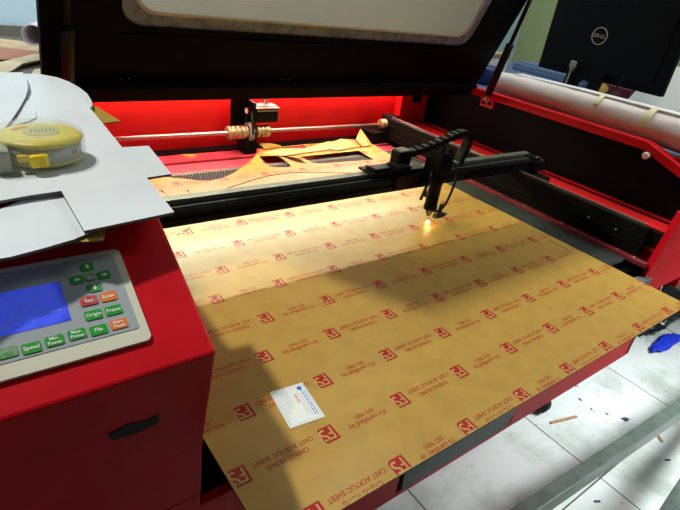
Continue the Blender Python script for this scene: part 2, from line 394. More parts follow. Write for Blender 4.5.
# carriage and laser head
hx, hy = .774, .457
b = B()
bx(b, .61, .80, .515, .575, .1225, .128, bev=.001); bx(b, .62, .67, .52, .55, .128, .138, bev=.002); bx(b, .68, .72, .50, .545, .128, .145, bev=.002)
for q in ((.63, .565), (.66, .56), (.70, .565), (.735, .56)): cyl(b, (*q, .128), (*q, .134), .005, 10, mi=1)
ca = obj('carriage', b, [BLACKM, GREY], M)
b = B(); bx(b, .67, .745, .493, .499, .086, .120, bev=.001); obj('carriage_plate', b, pbr('maroon_plate', (.02, .002, .002), .5, spec=.1), ca)
b = B(); bx(b, hx-.022, hx+.020, hy-.022, hy+.020, .140, .193, bev=.002)
lathe(b, (hx-.012, hy-.024, .172), (hx-.012, hy-.027, .172), [(0, .010), (.003, .010)], 16, mi=1)
bx(b, hx-.01, hx+.022, hy+.020, .50, .10, .170, bev=.002)
for q in ((-.014, -.01), (.012, -.012), (.014, .012), (-.012, .012)): cyl(b, (hx+q[0], hy+q[1], .193), (hx+q[0], hy+q[1], .202), .004, 10)
he = obj('laser_head', b, [BLACKM, BLACK], M)
b = B(); lathe(b, (hx, hy, .140), (hx, hy, .018), [(0, .0185), (.03, .0185), (.032, .0165), (.088, .0165), (.092, .0175), (.102, .0175), (.106, .010), (.118, .006), (.122, .003)], 24)
obj('nozzle', b, BLACKM, he)
b = B(); poly(b, [Vector((hx+.0245, hy-.018, .145)), Vector((hx+.0245, hy+.004, .147)), Vector((hx+.0245, hy-.006, .170))])
poly(b, [Vector((hx+.0248, hy-.009, .151)), Vector((hx+.0248, hy-.005, .1513)), Vector((hx+.0248, hy-.0065, .163))], 1); obj('warning_sticker', b, [YELL, DARK], he)
b = B(); tube(b, spline([(hx+.024, hy+.01, .165), (hx+.055, hy+.0, .155), (hx+.068, hy-.005, .115), (hx+.05, hy-.01, .06), (hx+.035, hy-.008, .035), (hx+.014, hy-.005, .03)], 8), .0032, 8); obj('air_hose', b, BLACKR, he)
b = B(); bx(b, hx+.014, hx+.050, hy-.014, hy-.002, .012, .024, bev=.002); cyl(b, (hx+.03, hy-.008, .024), (hx+.034, hy-.008, .05), .0055, 10); cyl(b, (hx+.05, hy-.008, .018), (hx+.060, hy-.008, .018), .004, 10, mi=1); obj('height_sensor', b, [BLACKR, GREY], he)
b = B(); lathe(b, (hx+.04, hy+.065, .045), (hx+.075, hy+.065, .05), [(0, .004), (.006, .009), (.026, .010), (.034, .006)], 14); cyl(b, (hx+.025, hy+.06, .035), (hx+.04, hy+.06, .085), .004, 8); obj('hose_fitting', b, BLACKR, he)
# drag chain
path = spline([(.715, .545, .158), (.78, .545, .166), (.85, .545, .182), (.91, .545, .199), (.945, .545, .203), (.966, .545, .190), (.970, .545, .168), (.962, .545, .145), (.955, .545, .124)], 6)
b = B(); acc = 0; lst = path[0]; k = 0
for q in path[1:]:
    acc += (q-lst).length
    if acc >= .0145:
        d = (q-lst).normalized(); ang = -math.atan2(d.z, d.x)
        box(b, tuple(q), (.0185, .026, .015), Matrix.Rotation(ang, 3, 'Y'), bev=.0015, mi=0)
        box(b, tuple(q + Vector((-d.z, 0, d.x))*.0080), (.008, .020, .0015), Matrix.Rotation(ang, 3, 'Y'), mi=1); acc = 0; k += 1
    lst = q
tube(b, path, .0062, 6)
ch = obj('drag_chain', b, [BLACKM, GREY], M)
b = B(); bx(b, .700, .745, .530, .562, .128, .170, bev=.003); bx(b, .704, .742, .531, .561, .170, .173, mi=1); obj('chain_bracket', b, [BLACKM, GREY], M)
# lid (hinged at the back, leaning forward by 22 degrees)
TH = math.radians(22); LO = Vector((0, .97, .2)); Ls = Vector((0, -math.sin(TH), math.cos(TH))); Ln = Vector((0, math.cos(TH), math.sin(TH)))
def LF(x, s, t): return LO + Vector((x, 0, 0)) + Ls*s + Ln*t
WO = rrect(.150, .194, 1.298, .84, .05, 8); WI = rrect(.182, .228, 1.262, .81, .05, 8)
b = B(); slab(b, rrect(-.007, .0, 1.465, .97, .006), [WO], F=LF, z0=0, z1=.012)
for x0, x1, s0, s1 in ((-.007, .010, 0, .97), (1.448, 1.465, 0, .97), (0, 1.46, .955, .97), (0, 1.46, -.0, .004)):
    slab(b, [(x0, s0), (x1, s0), (x1, s1), (x0, s1)], F=LF, z0=.012, z1=.022)
slab(b, [(.0, .04), (1.46, .04), (1.46, .044), (.0, .044)], F=LF, z0=-.006, z1=0)
slab(b, [(.14, .170), (1.31, .170), (1.31, .176), (.14, .176)], F=LF, z0=-.004, z1=0)
for x in (.155, .175, .60, .62, .95): 
    p_ = LF(x, .062, 0); cyl(b, p_, p_ - Ln*.003, .003, 8, mi=1)
lid = obj('lid', b, [BLACK, pbr('dark_screw', (.10, .09, .07), .4, metal=.5)], M)
b = B(); slab(b, [(.0, .0), (1.455, .0), (1.455, .038), (.0, .038)], F=LF, z0=-.005, z1=0); obj('lid_lip', b, pbr('dark_maroon_lip', (.006, .002, .003), .6, spec=.05), lid)
b = B(); slab(b, WO, [WI], F=LF, z0=.0045, z1=.0075); obj('window_rim', b, FILMB, lid)
b = B(); slab(b, WI, F=LF, z0=.004, z1=.007); obj('lid_window', b, FILM, lid)
b = B(); slab(b, rrect(.176, .222, 1.268, .816, .05, 8), [WI], F=LF, z0=.0035, z1=.0045); obj('window_seal', b, pbr('pale_seal', (.50, .48, .38), .5), lid)
b = B(); slab(b, [(.02, .047), (1.44, .047), (1.44, .053), (.02, .053)], F=LF, z0=-.024, z1=-.005); slab(b, [(.02, .044), (1.44, .044), (1.44, .053), (.02, .053)], F=LF, z0=-.027, z1=-.023); obj('light_channel', b, BLACK, lid)
# gas struts
STRUTM = pbr('worn_dark_strut', (.014, .011, .008), .5, spec=.2)
def strut(p0, p1, f):
    p0 = Vector(p0); p1 = Vector(p1); d = p1-p0; m = p0 + d*f
    b = B(); L = d.length*f
    lathe(b, p0, p1, [(0, .006), (.012, .007), (.016, .0135), (L-.004, .0135), (L, .011)], 18); s = obj('gas_strut', b, STRUTM, M)
    b = B(); cyl(b, m, p1, .0072, 12); obj('strut_rod', b, BLACKM, s)
    b = B(); lathe(b, p0 - d.normalized()*.012, p0 + d.normalized()*.014, [(0, .004), (.006, .008), (.02, .008), (.026, .005)], 12); obj('strut_joint', b, BRASS, s)
strut((1.452, .882, .205), (1.452, .808, .56), .56)
b0 = LF(.036, .03, -.03); strut(b0, LF(.036, .42, -.045), .44)
# control console with sloping top
def CF(x, s, t=0.):
    k = 1/math.hypot(1, .5035); return Vector((x, .006 + s*k, .2 + s*k*.5035)) + Vector((0, -.5035*k, k))*t
b = B()
slab(b, [(.04, -.055), (.037, .04), (.006, .2), (.172, .2836), (.21, .287), (.60, .287), (.60, .12), (.60, -.055)], F=lambda y, z, t: Vector((t, y, z)), z0=-.42, z1=-.03)
cs = obj('console_housing', b, RED, M, bevel=.003)
b = B(); bx(b, -.42, -.03, .043, 1.2, -.36, -.058); bx(b, -.42, -.03, .60, 1.2, -.058, .04); obj('console_base', b, RED, M, bevel=.002)
b = B(); slab(b, [(a, c) for a, c in [(-.1345, .1285), (-.115, .134), (-.1, .1285), (-.0855, .1302), (-.0848, .1165), (-.105, .113), (-.13, .115)]], F=lambda x, z, t: Vector((x, .0375-(z-.04)*.194+t, z)), z0=-.0015, z1=.0)
obj('black_tape', b, BLACKR, M)
# panel
pn = B(); slab(pn, rrect(-.335, .031, -.0838, .1395, .006), F=CF, z0=0, z1=.004); pan = obj('control_panel', pn, CREAM, M, bevel=.001)
b = B(); slab(b, rrect(-.33, .0455, -.0915, .134, .003), F=CF, z0=.004, z1=.0046); obj('panel_film', b, PANELG, pan)
b = B(); slab(b, rrect(-.265, .0705, -.1448, .1135, .001), F=CF, z0=.0046, z1=.0050)
for s_ in ([(-.20, .077), (-.185, .090), (-.165, .097), (-.146, .101)], [(-.2, .080), (-.18, .085), (-.146, .092)], [(-.205, .09), (-.19, .098), (-.18, .099)], [(-.20, .076), (-.17, .083), (-.15, .0835)]):
    stroke(b, [Vector(q) for q in s_], .0005, lambda x, y: CF(x, y, .0052), 1)
obj('screen', b, [SCREEN, SCRATCH], pan)
KS = 1.
def key(c, w, h, mat, txt=None, round_=False, tm=WHITE, size=.0052):
    b = B(); x, s = c
    slab(b, rrect(x-w/2, s-h/2, x+w/2, s+h/2, (min(w, h)/2-.0002) if round_ else .0016, 4), F=CF, z0=.0046, z1=.0056)
    k_ = obj('key', b, mat, pan, bevel=.0003)
    if txt:
        b = B()
        ls = txt.split('\n')
        for i, l in enumerate(ls):
            yo = (len(ls)-1)*.0021 - i*.0042
            text(b, l, size if len(ls) == 1 else size*.85, lambda a, c_: CF(x+a, s+yo+c_, .0060))
        obj('key_legend', b, tm, k_)
def arrow(c, ang):
    b = B(); x, s = c; ca_, sa_ = math.cos(ang), math.sin(ang)
    poly(b, [CF(x + a*ca_-d*sa_, s + a*sa_+d*ca_, .0060) for a, d in ((-.0026, -.0008), (0, -.0008), (0, -.0022), (.003, 0), (0, .0022), (0, .0008), (-.0026, .0008))]); return b
K = [(-0.1179,0.1233),(-0.13,0.111),(-0.1057,0.1108),(-0.1179,0.111),(-0.1175,0.09876)]
for i, (c, ang) in enumerate(zip(K, (PI/2, PI, 0, None, -PI/2))):
    if ang is None: key(c, .0105, .0085, KGREENW, 'Z/U', True, size=.004)
    else:
        key(c, .0112, .0090, KGREENW if i == 4 else KGREEN)
        obj('key_arrow', arrow(c, ang), WHITE, pan)
for c, m_, tx in zip([(-0.1262,0.08585),(-0.1085,0.0859),(-0.1262,0.07019),(-0.1084,0.07018),(-0.126,0.05378),(-0.108,0.05453),(-0.144,0.05501),(-0.1623,0.05416),(-0.1804,0.05298),(-0.1979,0.05431)],
                     (KRED, KORANGE, KGREEN, KGREEN, KGREEN, KORANGE, KGREEN, KGREEN, KGREEN, KGREENW),
                     ('Esc', 'Enter', 'Origin', 'Frame', 'File', 'Start-\nPause', 'Max-\nPower', 'Min-\nPower', 'Speed', None)):
    key(c, .0148, .0098, m_, tx)
# legs with castors
for x, y in ((1.31, .25), (.05, .25), (1.30, 1.1), (.05, 1.1)):
    b = B(); bx(b, x-.02, x+.02, y-.02, y+.02, -.71, -.355, bev=.002); lg = obj('leg', b, RED, M)
    b = B(); bx(b, x-.03, x+.11, y-.03, y+.03, -.715, -.708); x += .085
    for sx in (-.02, .02): bx(b, x+sx-.002, x+sx+.002, y-.012, y+.02, -.765, -.708)
    obj('castor_fork', b, GREY, lg)
    b = B(); lathe(b, (x-.016, y, -.757), (x+.016, y, -.757), [(0, .036), (.003, .043), (.029, .043), (.032, .036)], 28); obj('castor_wheel', b, BLACKR, lg)
# ------------------------------------------------------------------ spark
b = B(); blob(b, (hx-.008, hy-.010, .0045), (.0042, .0042, .0042), .25, 3, 3)
sp = obj('laser_spark', b, SPARK); tag(sp, 'bright orange spark where the laser burns the brown sheet', 'spark')
# ------------------------------------------------------------------ the big kraft-covered acrylic sheet
OUT = [(-.0125, -.0975), (1.052, -.0975)]
OUT += [(1.052,0.35),(1.054,0.638),(1.061,0.88),(1.065,0.949),(1.075,1.034),(1.071,1.073),(1.057,1.11),(1.003,1.13),(0.95,1.117),(0.874,1.107),(0.79,1.109),(0.702,1.104),(0.646,1.117),(0.589,1.052),(0.518,0.981),(0.477,0.947),(0.447,0.923),(0.397,0.896),(0.359,0.887),(0.33,0.897),(0.297,0.92),(0.261,0.942),(0.209,0.959)]
OUT[2] = (1.056, .35); OUT[3] = (1.056, .638)
OUT += [(.16, .96), (.12, .93), (-.0125, .93)]
H1 = [tuple(v)[:2] for v in spline([Vector((*q, 0)) for q in [(0.587,1.029),(0.617,1.034),(0.649,1.014),(0.65,0.979),(0.643,0.932),(0.623,0.921),(0.582,0.935),(0.577,0.955),(0.58,0.997)]], 3)][:-1]
H2 = [(0.658,1.021),(0.699,0.996),(0.706,0.977),(0.706,0.937),(0.683,0.946),(0.671,0.974),(0.662,1)]
H3 = [(0.723,0.997),(0.97,1.001),(0.961,0.907),(0.748,0.922),(0.725,0.938)]
H4 = [(0.704,1.093),(0.799,1.102),(0.797,1.072),(0.713,1.057)]
H5 = [(0.7,1.041),(0.801,1.043),(0.796,1.024),(0.73,1.015)]
H6 = [(0.82,1.091),(0.845,1.09),(0.838,1.054),(0.811,1.051)]
def slit(pts, w=.0016):
    P = [Vector(q) for q in pts]; Lf = []; Rt = []
    for i, q in enumerate(P):
        d = (P[min(i+1, len(P)-1)] - P[max(i-1, 0)]).normalized(); n = Vector((-d.y, d.x))*(w if 0 < i < len(P)-1 else w*.3)
        Lf.append(tuple(q+n)); Rt.append(tuple(q-n))
    return Lf + Rt[::-1]
ARC = [v[:2] for v in spline([Vector((*q, 0)) for q in [(0.295,0.773),(0.333,0.801),(0.377,0.823),(0.423,0.839),(0.468,0.856),(0.526,0.872),(0.597,0.877),(0.658,0.867),(0.702,0.855),(0.785,0.826),(0.818,0.811),(0.83,0.785)]], 4)]
HOLES = [H1, H2, H3, H4, H5, H6, slit(ARC, .0022),
         slit([(0.208,0.864),(0.214,0.858),(0.214,0.84)], .0025), slit([(0.204,0.826),(0.215,0.825),(0.213,0.788)], .0025), slit([(0.263,0.844),(0.276,0.842),(0.273,0.823)], .0025)]
def keep(x, y):
    return inside(x, y, OUT) and not any(inside(x, y, h) for h in HOLES) and min(abs(x-OUT[0][0]), 1) >= 0
b = B(); slab(b, OUT, HOLES, z0=-.003, z1=0., mi=0, ms=1)
def rowx(j): return .0524 if j % 2 == 0 else 0.
S_ = [(.36, .27), (.24, .33), (.12, .30), (.07, .20), (.11, .10), (.24, .03), (.35, -.04), (.40, -.15), (.35, -.27), (.22, -.32), (.08, -.27)]
DX, DY = .132, .0888
for j in range(-1, 14):
    y = -.0872 + DY*j
    for i in range(-2, 9):
        x = rowx(j) + DX*i
        def G(z): return lambda a, c_: Vector((x - a*.0258, y - c_*.0265, z))
        g1, g2 = G(.00012), G(.00024)
        # rounded red square (cut into strips so that it can be clipped by the holes)
        n = 6
        for a in range(n):
            for c_ in range(n):
                ps = [(-.5+(a+da)/n, -.5+(c_+dc)/n) for da, dc in ((0, 0), (1, 0), (1, 1), (0, 1))]
                if a == n-1 and c_ == n-1: ps = [ps[0], ps[1], ps[3]]
                if a == n-1 and c_ == 0: ps = [ps[3], ps[0], ps[2]]
                q = [g1(*v) for v in ps]
                if all(keep(v.x, v.y) for v in q): poly(b, q, 2)
        stroke(b, [(-.30, -.40), (-.30, .33)], .10, g2, 3, keep); stroke(b, [(-.35, .33), (.08, .33), (.24, .36)], .10, g2, 3, keep)
        stroke(b, [(-.30, 0), (-.06, 0)], .10, g2, 3, keep); stroke(b, S_, .115, g2, 3, keep)
        stroke(b, [(.46, -.47), (.46, .42)], .07, g2, 3, keep)
        if i % 2 == 0 and j % 2 == 1 or (j % 2 == 0 and i % 2 == 0):
            cx, first = x - DX*.0 + DX/2, False
        else: cx, first = x + DX/2, True
        # text between this logo and the next one (+x); written the other way up
        cast = (i % 2 == 1) if j % 2 == 1 else (i % 2 == 0)
        cast = not cast if j % 2 == 1 else cast
        if j % 2 == 1: cast = (i % 2 == -1 % 2) if False else ((i+1) % 2 == 1)
        T = lambda dy: (lambda a, c_: Vector((cx - a, y + dy - c_, .00012)))
        if cast:
            text(b, 'CAST ACRYLIC SHEET', .0105, T(.0058), 2, keep, .88); text(b, 'CHENG HUNG', .0105, T(-.0066), 2, keep, .88)
        else:
            text(b, 'ISO 9001', .0105, T(.0052), 2, keep, .92); text(b, "It's certified by", .0115, T(-.0062), 2, keep, .98)
# faint engraved layout lines
FL = lambda a, c_: Vector((a, c_, .0002))
for l in ([(0.176,0.616),(0.173,0.587),(0.286,0.586),(0.309,0.636)], [(0.528,0.624),(0.54,0.508),(0.564,0.363)], [(0.657,0.633),(0.66,0.57)], [(0.538,0.379),(0.608,0.271)], [(1.026,0.411),(1.025,0.259)]):
    stroke(b, [Vector(q) for q in l], .0010, FL, 4, keep)
for l in ([(1.023,0.248),(1.021,0.179)], [(0.159,0.615),(0.2,0.641)]): stroke(b, [Vector(q) for q in l], .0035, FL, 5, keep)
sheet = obj('acrylic_sheet', b, [KRAFT, KRAFTD, PRINT, PRINTC, pbr('faint_score', (.22, .13, .05), .6), CHAR]); tag(sheet, 'large brown kraft-covered acrylic sheet with red logo print lying on the laser bed', 'sheet')
# curled loose kraft strips at the back of the sheet
def strip(name, pts, w, lift, label):
    b = B(); P = [Vector(q) for q in pts]; n = len(P)
    for i in range(n-1):
        d0 = (P[min(i+1, n-1)]-P[max(i-1, 0)]).normalized(); d1 = (P[min(i+2, n-1)]-P[i]).normalized()
        n0 = Vector((-d0.y, d0.x))*w[i]/2; n1 = Vector((-d1.y, d1.x))*w[i+1]/2
        q = [Vector((*(P[i]+n0), .004+lift[i])), Vector((*(P[i]-n0), .004)), Vector((*(P[i+1]-n1), .004)), Vector((*(P[i+1]+n1), .004+lift[i+1]))]
        poly(b, q, 0); poly(b, [v - Vector((0, 0, .0018)) for v in reversed(q)], 0)
    bmesh.ops.remove_doubles(b, verts=b.verts[:], dist=.0002)
    o = obj(name, b, [KRAFT]); tag(o, label, 'offcut', 'kraft offcuts behind the gantry')
strip('kraft_offcut', [(0.598,1.034),(0.678,1.025),(0.763,1.031),(0.872,1.044),(0.971,1.045)], [.02, .03, .022, .03, .02], [.004, .014, .006, .018, .004], 'long thin kraft offcut curling along the back of the brown sheet')
strip('kraft_offcut', [(0.866,1.034),(0.94,1.046),(1.011,1.048)], [.04, .05, .03], [.01, .02, .006], 'short bent kraft offcut beside the right end of the sheet back edge')
strip('kraft_offcut', [(0.999,1.039),(1.039,1.06),(1.051,1.033)], [.03, .07, .02], [.02, .045, .0], 'upright curled kraft offcut at the back right corner of the sheet')
strip('kraft_offcut', [(0.633,1.097),(0.677,1.108),(0.705,1.096)], [.03, .035, .02], [.01, .005, .0], 'small kraft offcut lying under the motor pulley')
b = B(); slab(b, [(0.375,1.15),(0.412,1.146),(0.421,1.129),(0.393,1.107)], z0=-.016, z1=-.0145); o = obj('kraft_chip', b, KRAFT); tag(o, 'small triangular kraft chip on the red plate left of the motor', 'offcut')
b = B()
for k in range(14):
    x = .32 + .25*random.random(); y = .985 + .012*random.random(); s_ = .002+.003*random.random()
    box(b, (x, y, -.012), (s_*1.6, s_, .002), Matrix.Rotation(random.random()*3, 3, 'Z'))
o = obj('cutting_crumbs', b, KRAFT); tag(o, 'pale cutting crumbs along the rear edge of the honeycomb bed', 'crumbs', kind='stuff')
# paper label on the sheet
b = B(); LB = [(.102, .1065), (.155, .1015), (.1465, .029), (.0925, .0345)]
slab(b, LB, z0=.0004, z1=.0007)
P0, P1, P3 = Vector(LB[3]), Vector(LB[0]), Vector(LB[2])
def LBF(u, v): q = P0 + (P1-P0)*v + (P3-P0)*u; return Vector((q.x, q.y, .0009))   # u: along short side, v: long side
# blue line frame + text lines running along the long side
for k, (u, v0, v1, mi) in enumerate(((.88, .10, .80, 1), (.82, .12, .92, 1), (.74, .15, .75, 4), (.66, .18, .8, 4), (.40, .45, .95, 4), (.33, .4, .95, 4), (.26, .4, .92, 4), (.19, .3, .95, 4), (.12, .15, .95, 4))):
    v = v0
    while v < v1:
        L_ = .03+.05*random.random(); stroke(b, [(u, v), (u, min(v+L_, v1))], .03, LBF, mi); v += L_+.018
stroke(b, [(.05, .04), (.05, .96)], .012, LBF, 1); stroke(b, [(.95, .04), (.95, .96)], .012, LBF, 1); stroke(b, [(.05, .04), (.95, .04)], .008, LBF, 4); stroke(b, [(.05, .96), (.95, .96)], .008, LBF, 4)
for v in (.52, .58, .64, .70): stroke(b, [(.55, v), (.62, v+.045)], .03, LBF, 3)
poly(b, [LBF(.80+.075*math.cos(t), .88+.05*math.sin(t)) for t in [2*PI*k/16 for k in range(16)]], 1)
stroke(b, [(.78, .87), (.84, .90)], .02, LBF, 0)
o = obj('paper_label', b, [PAPER, BLUEP, DARK, PINKP, GREYP]); tag(o, 'white paper label with fine blue lines lying on the brown sheet', 'label')
# ------------------------------------------------------------------ boards on the console
def board(name, pts, z1, th, label, holes=(), e=BOARDE, t=BOARD):
    b = B(); slab(b, pts, holes, z0=z1-th, z1=z1, mi=0, ms=1); o = obj(name, b, [t, e]); tag(o, label, 'board'); return o
Asp = [(-0.003,0.637),(-0.008,0.524),(-0.016,0.34),(0.019,0.339),(0.01,0.23),(-0.021,0.226),(-0.026,0.125),(-0.117,0.113),(-0.116,0.214),(-0.147,0.211),(-0.173,0.206)]
board('white_board', Asp + [(-.42, .205), (-.42, .50), (-.19, .50), (-.155, .515)] + [(-.11, .60), (-.06, .64)], .30, .003, 'notched pale white board under the tape measure, topmost over the machine')
Ro = [(-0.1,0.796),(-0.066,0.806),(-0.033,0.803),(-0.008,0.774),(0.005,0.736),(0.012,0.69),(0.014,0.648),(0.009,0.596),(0.002,0.564)]
board('white_board', Ro + [(-0.005,0.552)] + [(-.03, .45), (-.03, .40), (-.40, .40), (-.40, .9)], .2965, .003, 'pale white board with a large rounded corner beside the black lid')
Lf = [v[:2] for v in spline([Vector((*q, 0)) for q in [(-0.066,0.77),(-0.068,0.72),(-0.074,0.668),(-0.081,0.627),(-0.093,0.576),(-0.117,0.494),(-0.137,0.434),(-0.148,0.401)]], 4)]
board('white_board', Lf + [(-.42, .46), (-.40, .92)] + [(-0.102,0.767)], .3065, .006, 'pale white board left of the curved crack, behind the tape measure')
LowB = [(-0.175,0.201),(-0.145,0.225),(-0.113,0.235),(-0.112,0.139),(-0.099,0.13),(-0.113,0.12),(-0.126,0.113),(-0.153,0.105),(-0.18,0.099),(-0.192,0.099)]
board('white_board', LowB + [(-.40, .02), (-.40, .20)], .293, .003, 'lower pale white board sticking out towards the grey control panel')
b = B(); pts = [(-0.089,0.595),(-0.087,0.561),(-0.088,0.524),(-0.092,0.489)]
slab(b, pts + [(-0.103,0.473),(-0.131,0.448)], z0=.3002, z1=.3022, ms=1); o = obj('white_board', b, [BOARD, BOARDE]); tag(o, 'small curved pale white board tongue just behind the tape measure', 'board')
# brown sheets below the boards
b = B(); slab(b, [(0.007,0.629),(0.015,0.585),(0.028,0.499),(0.004,0.494)] + [(-.06, .46), (-.06, .62)], z0=.2865, z1=.2885, ms=1); o = obj('kraft_offcut', b, [KRAFT, KRAFTD]); tag(o, 'pointed brown kraft offcut sticking out beside the rounded white board', 'offcut')
b = B(); slab(b, [(-0.093,0.136),(-0.098,0.119),(-0.102,0.109),(-0.112,0.109),(-0.13,0.116)] + [(-.16, .12), (-.10, .20), (-.05, .18)], z0=.2872, z1=.2895, ms=1); o = obj('kraft_offcut', b, [KRAFT, KRAFTD]); tag(o, 'brown kraft offcut under the lower white board above the control panel', 'offcut')
# ------------------------------------------------------------------ tape measure
tx, ty, tz = -.1155, .319, .3
T = thing('tape_measure', 'clear plastic tape measure with yellow reel and lock button lying on the white boards', 'tape measure', (tx, ty, tz))
def tm_out(r, ext):
    pts = []
    for k in range(25):
        a = math.radians(-95 + 205*k/24); pts.append((tx + r*math.cos(a), ty + r*math.sin(a)))
    pts += [(tx-.03-ext*.3, ty+r*.62), (tx-ext, ty+r*.10), (tx-ext, ty-r*.80), (tx-ext*.85, ty-r*.98)]
    return pts
b = B()
r0 = .050
# shell as lofted rings for a rounded case
rings = []
for z, k in ((0, .94), (.002, .985), (.006, 1.0), (.028, .985), (.034, .95), (.0365, .88)):
    rings.append([b.verts.new((tx + (q[0]-tx)*k, ty + (q[1]-ty)*k, tz + .0005 + z)) for q in tm_out(r0, .062)])
n = len(rings[0])
for a, c_ in zip(rings, rings[1:]):
    for k in range(n): f = b.faces.new((a[k], a[(k+1) % n], c_[(k+1) % n], c_[k])); f.smooth = True
b.faces.new(rings[0]); b.faces.new(rings[-1]); obj('case', b, CLEAR, T)
b = B(); lathe(b, (tx+.002, ty, tz+.003), (tx+.002, ty, tz+.034), [(0, .040), (.001, .043), (.004, .043), (.005, .041), (.006, .041)], 40, 0)
obj('reel_base', b, YELLD, T)
b = B(); lathe(b, (tx+.002, ty, tz+.0065), (tx+.002, ty, tz+.034), [(0, .0425), (.019, .0425)], 40); bl = obj('blade_coil', b, pbr('white_blade', (.52, .56, .56), .4), T)
b = B(); lathe(b, (tx+.002, ty, tz+.0262), (tx+.002, ty, tz+.034), [(0, .0445), (.002, .0450), (.0045, .043), (.006, .036), (.0064, .014), (.0064, .001)], 40); tp = obj('reel_top', b, YELLD, T)
b = B(); lathe(b, (tx+.004, ty+.004, tz+.0327), (tx+.004, ty+.004, tz+.034), [(0, .020), (.0006, .020)], 30)
for k in range(7): stroke(b, [(tx-.008+.004*k, ty-.004), (tx-.006+.004*k, ty+.010)], .0016, lambda a, c_: Vector((a, c_, tz+.0336)), 1)
stroke(b, [(tx-.025, ty+.012), (tx-.018, ty+.02), (tx-.008, ty+.025)], .005, lambda a, c_: Vector((a, c_, tz+.0330)), 2)
obj('reel_badge', b, [pbr('olive_badge', (.50, .46, .10), .4), pbr('grey_badge_print', (.16, .16, .12), .5), pbr('orange_badge_print', (.70, .25, .05), .5)], tp)
b = B(); bx(b, tx-.056, tx-.036, ty-.045, ty+.0, tz+.002, tz+.027, bev=.003); bx(b, tx-.030, tx-.018, ty-.044, ty-.036, tz+.012, tz+.020, bev=.002, mi=1); obj('mouth_block', b, [pbr('smoky_plastic', (.40, .41, .33), .35), YELL], T)
ang = math.radians(-100)
b = B()
cxb, cyb = tx-.010, ty-.0500
box(b, (cxb, cyb, tz+.0155), (.020, .010, .0150), Matrix.Rotation(math.radians(8), 3, 'Z'), bev=.004)
for k in range(5): box(b, (cxb-.004+.0025*k, cyb-.0052, tz+.0155), (.0007, .0012, .011), Matrix.Rotation(math.radians(8), 3, 'Z'))
obj('lock_button', b, YELL, T)
b = B()
for i, a0 in enumerate((-62, -48)):
    a = math.radians(a0)
    text(b, '25', .008, lambda u, v: Vector((tx+.002+.0431*math.cos(a+u/.043), ty+.0431*math.sin(a+u/.043), tz+.017+v))) if i else None
for k in range(30):
    a = math.radians(-75+3*k); 
    poly(b, [Vector((tx+.002+.0431*math.cos(a+da), ty+.0431*math.sin(a+da), tz+zz)) for da, zz in ((0, .0145), (.006, .0145), (.006, .0125 if k % 5 else .011), (0, .0125 if k % 5 else .011))])
obj('blade_marks', b, DARK, bl)
# ------------------------------------------------------------------ foam roll on the side of the machine
R = thing('foam_roll', 'long roll of white foam wrap lying along the right edge of the machine', 'foam roll', (1.57, .5, .2))
from mathutils import noise as nz
b = B(); NY, NA = 60, 28; rg = []
for i in range(NY+1):
    y = -.02 + .965*i/NY; row = []
    taper = 1.0 - .25*max(0, (y-.80)/.14)
    for k in range(NA):
        a = 2*PI*k/NA; rr = .052*taper*(1 + .07*nz.noise(Vector((y*5, math.cos(a)*1.2, math.sin(a)*1.2))) + .03*nz.noise(Vector((y*22, math.cos(a)*3, math.sin(a)*3))))
        row.append(b.verts.new((1.572 + rr*math.cos(a), y, .252 + rr*math.sin(a)*.98)))
    rg.append(row)
for a, c_ in zip(rg, rg[1:]):
    for k in range(NA): f = b.faces.new((a[k], a[(k+1) % NA], c_[(k+1) % NA], c_[k])); f.smooth = True
b.faces.new(rg[0]); b.faces.new(rg[-1]); obj('foam_tube', b, FOAM, R)
b = B(); slab(b, [(-.01, .296), (.30, .300), (.62, .298), (.86, .292), (.86, .300), (.6, .306), (.3, .309), (-.01, .306)], F=lambda y, z, t: Vector((1.575+t, y, z)), z0=-.02, z1=.03); obj('foam_flap', b, FOAME, R, bevel=.002)
def tape_piece(y, w, a0, a1, r=.0555):
    b = B(); pr = None
    for k in range(9):
        a = math.radians(a0 + (a1-a0)*k/8)
        c_ = [Vector((1.572 + r*math.cos(a), y + dy, .252 + r*math.sin(a))) for dy in (-w/2, w/2)]
        if pr: poly(b, [pr[0], pr[1], c_[1], c_[0]])
        pr = c_
    for f in b.faces: f.smooth = True
    bmesh.ops.remove_doubles(b, verts=b.verts[:], dist=.0001); obj('tape_piece', b, TAPE, R)
tape_piece(.335, .022, 100, 178, .058); tape_piece(.505, .016, 100, 150, .0575)
# ------------------------------------------------------------------ desk, monitor, sign, small things behind
D = thing('desk', 'blue-grey desk standing behind the foam roll on the right', 'desk', (2.3, .8, -ZF))
b = B(); bx(b, 1.53, 2.95, .16, 1.75, .165, .19, bev=.003); obj('desktop', b, DESK, D)
for x in (2.5, 2.85):
    for y in (.55, 1.68):
        b = B(); bx(b, x-.03, x+.03, y-.03, y+.03, -ZF, .165, bev=.003); obj('leg', b, DESK, D)
MN = thing('monitor', 'black computer monitor seen from behind, standing on the desk', 'monitor', (1.95, .75, .19))
ML = [(1.9,1.026,0.56),(1.9,0.997,0.297),(1.9,0.469,0.303),(1.9,0.476,0.474)]
y_l, y_r, zb = 1.0, .470, .303
b = B(); box(b, (1.915, (y_l+y_r)/2, zb+.165), (.028, y_l-y_r, .33), bev=.006); box(b, (1.899, (y_l+y_r)/2, zb+.16), (.006, .44, .26), bev=.0025); sc = obj('display_back', b, MON, MN)
b = B(); bx(b, 1.932, 1.935, y_r+.012, y_l-.012, zb+.012, zb+.318); obj('display_screen', b, BLACK, MN)
NK = [(1.885,0.853,0.247),(1.885,0.703,0.247),(1.885,0.689,0.338),(1.885,0.842,0.352)]
